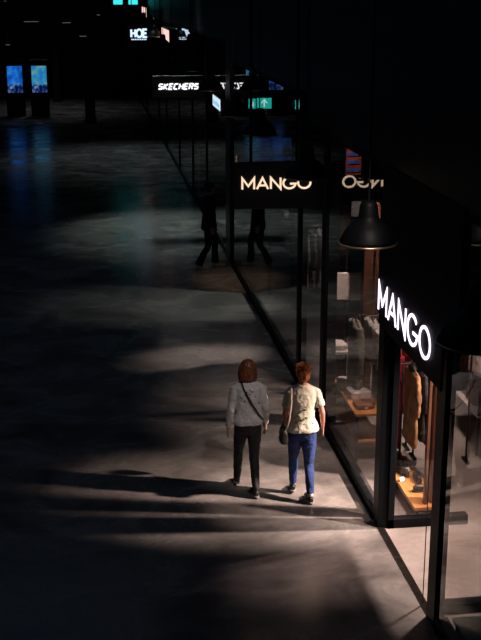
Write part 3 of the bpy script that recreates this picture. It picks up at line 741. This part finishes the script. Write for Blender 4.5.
# woman in grey
SA = .95
wp = dict(skin=M['skin'], top=M['sweater'], legm=M['trousers'], shoem=M['shoed'], hair=bob, hairm=M['hairb'], slim=.92, sock=False, hip=.162, hem=.855, turn=R(-10),
    L=dict(knee=(-.09, .17, .44), ankle=(-.1, .2, .105), pitch=R(-12)), R=dict(knee=(.075, -.02, .42), ankle=(.07, -.18, .085), pitch=R(-2)),
    AL=dict(e=(-.225, -.045, 1.03), w=(-.245, .0, .8), d=(-.02, .1, -1)), AR=dict(e=(.218, -.03, 1.03), w=(.235, .06, .8), d=(0, .15, -1)))
g, hp, top = person('person', 'woman in a grey dotted sweater and black trousers walking away on the left', (1.64, 11.52, .0), R(2), SA, wp)
for x, z in ((-.035, 1.255), (.0, 1.235), (.04, 1.262), (.005, 1.285), (-.105, 1.2), (.07, 1.2), (.02, 1.258), (.12, 1.12), (-.06, 1.15)):
    b = NB(); yy = -.128*math.sqrt(max(.1, 1-(x/.2)**2)); ell(b, (x, yy*.95, z), (.009, .007, .009), 8, 6)
    dt = obj('sweater_dot', b, M['dot'], top, smooth=True)
# crossbody bag
cb = thing('crossbody_bag', 'small black crossbody bag whose strap crosses the grey sweater', 'bag', (1.64, 11.52, 0), R(2)); cb.scale = (SA*.92, SA, SA)
b = NB()
tube(b, [(-.095, -.01, 1.372), (-.09, -.075, 1.35), (-.07, -.122, 1.29), (-.02, -.143, 1.2), (.045, -.143, 1.09), (.11, -.132, .99), (.165, -.09, .92), (.195, -.01, .885), (.175, .09, .9), (.11, .14, .97), (.03, .15, 1.1), (-.05, .135, 1.25), (-.09, .07, 1.34)],
     [(.011, .004)]*13, 8, closed=True, flat=(.6, 0, .8))
obj('strap', b, M['leather'], cb, smooth=True)
b = NB(); box(b, .03, .2, .15, .21, .76, .9); obj('pouch', b, M['leather'], cb, bevel=.015)
b = NB(); box(b, .028, .202, .145, .216, .84, .905); obj('flap', b, M['leather'], cb, bevel=.012)

# woman with red hair
SB = .95
wp = dict(skin=M['skin2'], top=M['shirt'], legm=M['jeans'], shoem=M['shoed'], hair=crop, hairm=M['hairr'], hairwr=.02, slim=.92, hip=.178, hem=.825, short=True, sock=True, trl=.93, wr=.012, thigh=.102, turn=R(8), cuff=.045,
    L=dict(knee=(-.085, .13, .44), ankle=(-.085, .13, .1), pitch=R(-8)), R=dict(knee=(.085, -.03, .42), ankle=(.085, -.18, .085), pitch=0),
    AL=dict(e=(-.215, -.03, 1.03), w=(-.2, .14, .86), d=(.05, .5, -.8)), AR=dict(e=(.235, -.05, 1.04), w=(.265, .06, .83), d=(.05, .25, -1)))
g2, hp, top2 = person('person', 'red-haired woman in a cream T-shirt and blue jeans walking away on the right', (2.195, 11.3, 0), R(-2), SB, wp)
for k in range(12):
    b = NB()
    x = random.uniform(-.12, .1); z = random.uniform(.93, 1.12); yy = -.121*math.sqrt(1-(x/.185)**2)
    ell(b, (x, yy-.004, z), (random.uniform(.015, .035), .006, random.uniform(.006, .016)), 10, 6)
    obj('printed_leaf', b, M['print'], top2, smooth=True)
hb = thing('shoulder_bag', 'black leather shoulder bag on a beige strap at the left hip', 'bag', (2.195, 11.3, 0), R(-2)); hb.scale = (SB*.92, SB, SB)
b = NB(); loft(b, [(-.235, -.03, .70, .045, .1), (-.235, -.03, .73, .055, .115), (-.235, -.03, .84, .04, .105), (-.235, -.03, .87, .02, .095)], 24, 4); organic('bag_body', b, M['leather'], hb, vox=.008, smooth=1, wr=.01, wrs=.06)
b = NB(); tube(b, [(-.225, -.11, .85), (-.185, -.15, 1.0), (-.16, -.138, 1.2), (-.15, -.07, 1.32), (-.15, .0, 1.335), (-.155, .07, 1.3), (-.19, .1, 1.1), (-.225, .06, .86)], [(.012, .004)]*8, 8, flat=(1, 0, 0)); obj('strap', b, M['beige'], hb, smooth=True)
b = NB(); box(b, -.29, -.282, -.05, -.02, .77, .8); obj('clasp', b, M['chrome'], hb)

# dark figure by the pillar
wp = dict(skin=M['skin'], top=M['darkcloth'], legm=M['darkcloth'], shoem=M['shoew'], hair=shorth, hairm=M['haird'], hip=.175, hem=.72, coat=True, thigh=.105, cuff=.075, turn=R(20),
    L=dict(knee=(-.08, .13, .45), ankle=(-.08, .13, .085), pitch=0), R=dict(knee=(.085, -.04, .42), ankle=(.085, -.22, .085), pitch=R(-6)),
    AL=dict(e=(-.235, -.03, 1.03), w=(-.23, .06, .82), d=(0, .2, -1)), AR=dict(e=(.235, -.06, 1.04), w=(.235, .0, .8), d=(0, .2, -1)))
person('person', 'dark silhouetted man in pale shoes standing by the black pillar', (2.37, 22.1, 0), R(-84), 1.07, wp)

# ================================================================ LIGHTS
def spot(name, loc_, to, power, col, ang=60, blend=.6, size=.05):
    l = bpy.data.lights.new(name, 'SPOT'); l.energy = power; l.color = col; l.spot_size = R(ang); l.spot_blend = blend; l.shadow_soft_size = size
    o = bpy.data.objects.new(name, l); COL.objects.link(o); o.location = loc_
    o.rotation_euler = (Vector(to)-Vector(loc_)).to_track_quat('-Z', 'Y').to_euler(); return o
def area(name, loc_, to, power, col, sx, sy):
    l = bpy.data.lights.new(name, 'AREA'); l.energy = power; l.color = col; l.shape = 'RECTANGLE'; l.size = sx; l.size_y = sy
    o = bpy.data.objects.new(name, l); COL.objects.link(o); o.location = loc_
    o.rotation_euler = (Vector(to)-Vector(loc_)).to_track_quat('-Z', 'Y').to_euler(); return o
WARM = (1, .76, .66)
spot('shop_track_spot', (5.7, 10.2, 3.1), (2.0, 11.25, 0), 3600, WARM, 30, 1, .07)
spot('shop_track_spot', (5.7, 10.25, 3.2), (1.7, 11.4, 0), 260, WARM, 28, 1, .12)
spot('shop_track_spot', (5.6, 11.2, 3.1), (2.55, 9.95, 0), 650, (1, .7, .62), 24, 1, .04)
spot('shop_track_spot', (5.8, 14.0, 3.3), (2.3, 14.2, 0), 380, WARM, 24, 1, .08)
spot('shop_track_spot', (4.9, 9.3, 3.8), (2.3, 10.85, 0), 1200, WARM, 22, 1, .06)  # added fill through the entrance, lifts the floor band shaded by the posts
spot('shop_track_spot', (5.8, 17.2, 3.3), (1.75, 16.4, 0), 1000, (1, .84, .76), 17, 1, .08)
spot('shop_track_spot', (5.8, 18.8, 3.5), (1.8, 19.4, 0), 420, (.85, .92, .86), 34, 1, .1)
spot('shop_ceiling_spot', (3.9, 11.2, 4.1), (3.6, 11.9, 0), 300, WARM, 60, .8, .06)
spot('shop_ceiling_spot', (3.6, 9.5, 4.1), (3.5, 9.6, 0), 900, WARM, 46, .9, .06)
spot('shop_ceiling_spot', (3.9, 13.0, 4.1), (3.3, 13.6, .8), 420, WARM, 60, .8, .06)
spot('hall_fill', (2.45, 6.2, 6.9), (2.0, 11.4, 1.1), 600, (1, .88, .8), 13, .9, .08)  # added unseen lamp overhead, brightens the two women's backs
spot('pendant_glow', (2.45, 18.6, 3.3), (2.75, 21.0, 0), 110, (1, .7, .45), 28, 1, .05)
spot('hall_fill', (2.0, 30, 7.2), (1.8, 26, 0), 950, (.75, .95, .9), 40, 1, .3)  # added unseen cool fill, raises the corridor floor around the man
spot('hall_fill', (1.4, 40, 7.2), (1.4, 38, 0), 300, (.7, .9, .95), 75, 1, .3)
spot('hall_fill', (-1.5, 54, 6.5), (-1.5, 54, 0), 160, (.8, .85, .95), 100, 1, .3)
spot('shop_ceiling_spot', (3.5, 15.5, 4.3), (3.3, 16.2, 1.2), 90, (1, .9, .9), 60, .8, .05)  # added to brighten the pale blouses on the shadowed rail
spot('hall_fill', (1.6, 9.5, 7.3), (2.45, 24, 3.5), 220, (1, .72, .48), 13, 1, .1)  # added warm beam along the pendant row so the brass rims show
area('blue_fill', (-3, 16, 7.3), (-3, 16, 0), 22, (.4, .62, 1), 8, 16)  # added dim blue fill over the left floor; the ceiling has no opening
w = bpy.data.worlds.new('night'); sc.world = w; w.use_nodes = True
w.node_tree.nodes['Background'].inputs[0].default_value = (.2, .45, .8, 1); w.node_tree.nodes['Background'].inputs[1].default_value = .004

# ================================================================ CAMERA
cam = bpy.data.cameras.new('camera'); co = bpy.data.objects.new('camera', cam); COL.objects.link(co); sc.camera = co
cam.sensor_fit = 'VERTICAL'; cam.sensor_height = 24; cam.lens = 1150/640*24; cam.clip_end = 200
co.location = (0, 0, 5.3)
co.rotation_euler = (R(90-16.0112), 0, -R(7.7112))
sc.view_settings.view_transform = 'Standard'; sc.view_settings.look = 'None'; sc.view_settings.gamma = 1; sc.view_settings.use_curve_mapping = False
sc.view_settings.exposure = 0
sc.cycles.use_denoising = True
sc.cycles.max_bounces = 8; sc.cycles.transparent_max_bounces = 16
sc.cycles.sample_clamp_indirect = 3
sc.cycles.caustics_reflective = False; sc.cycles.caustics_refractive = False
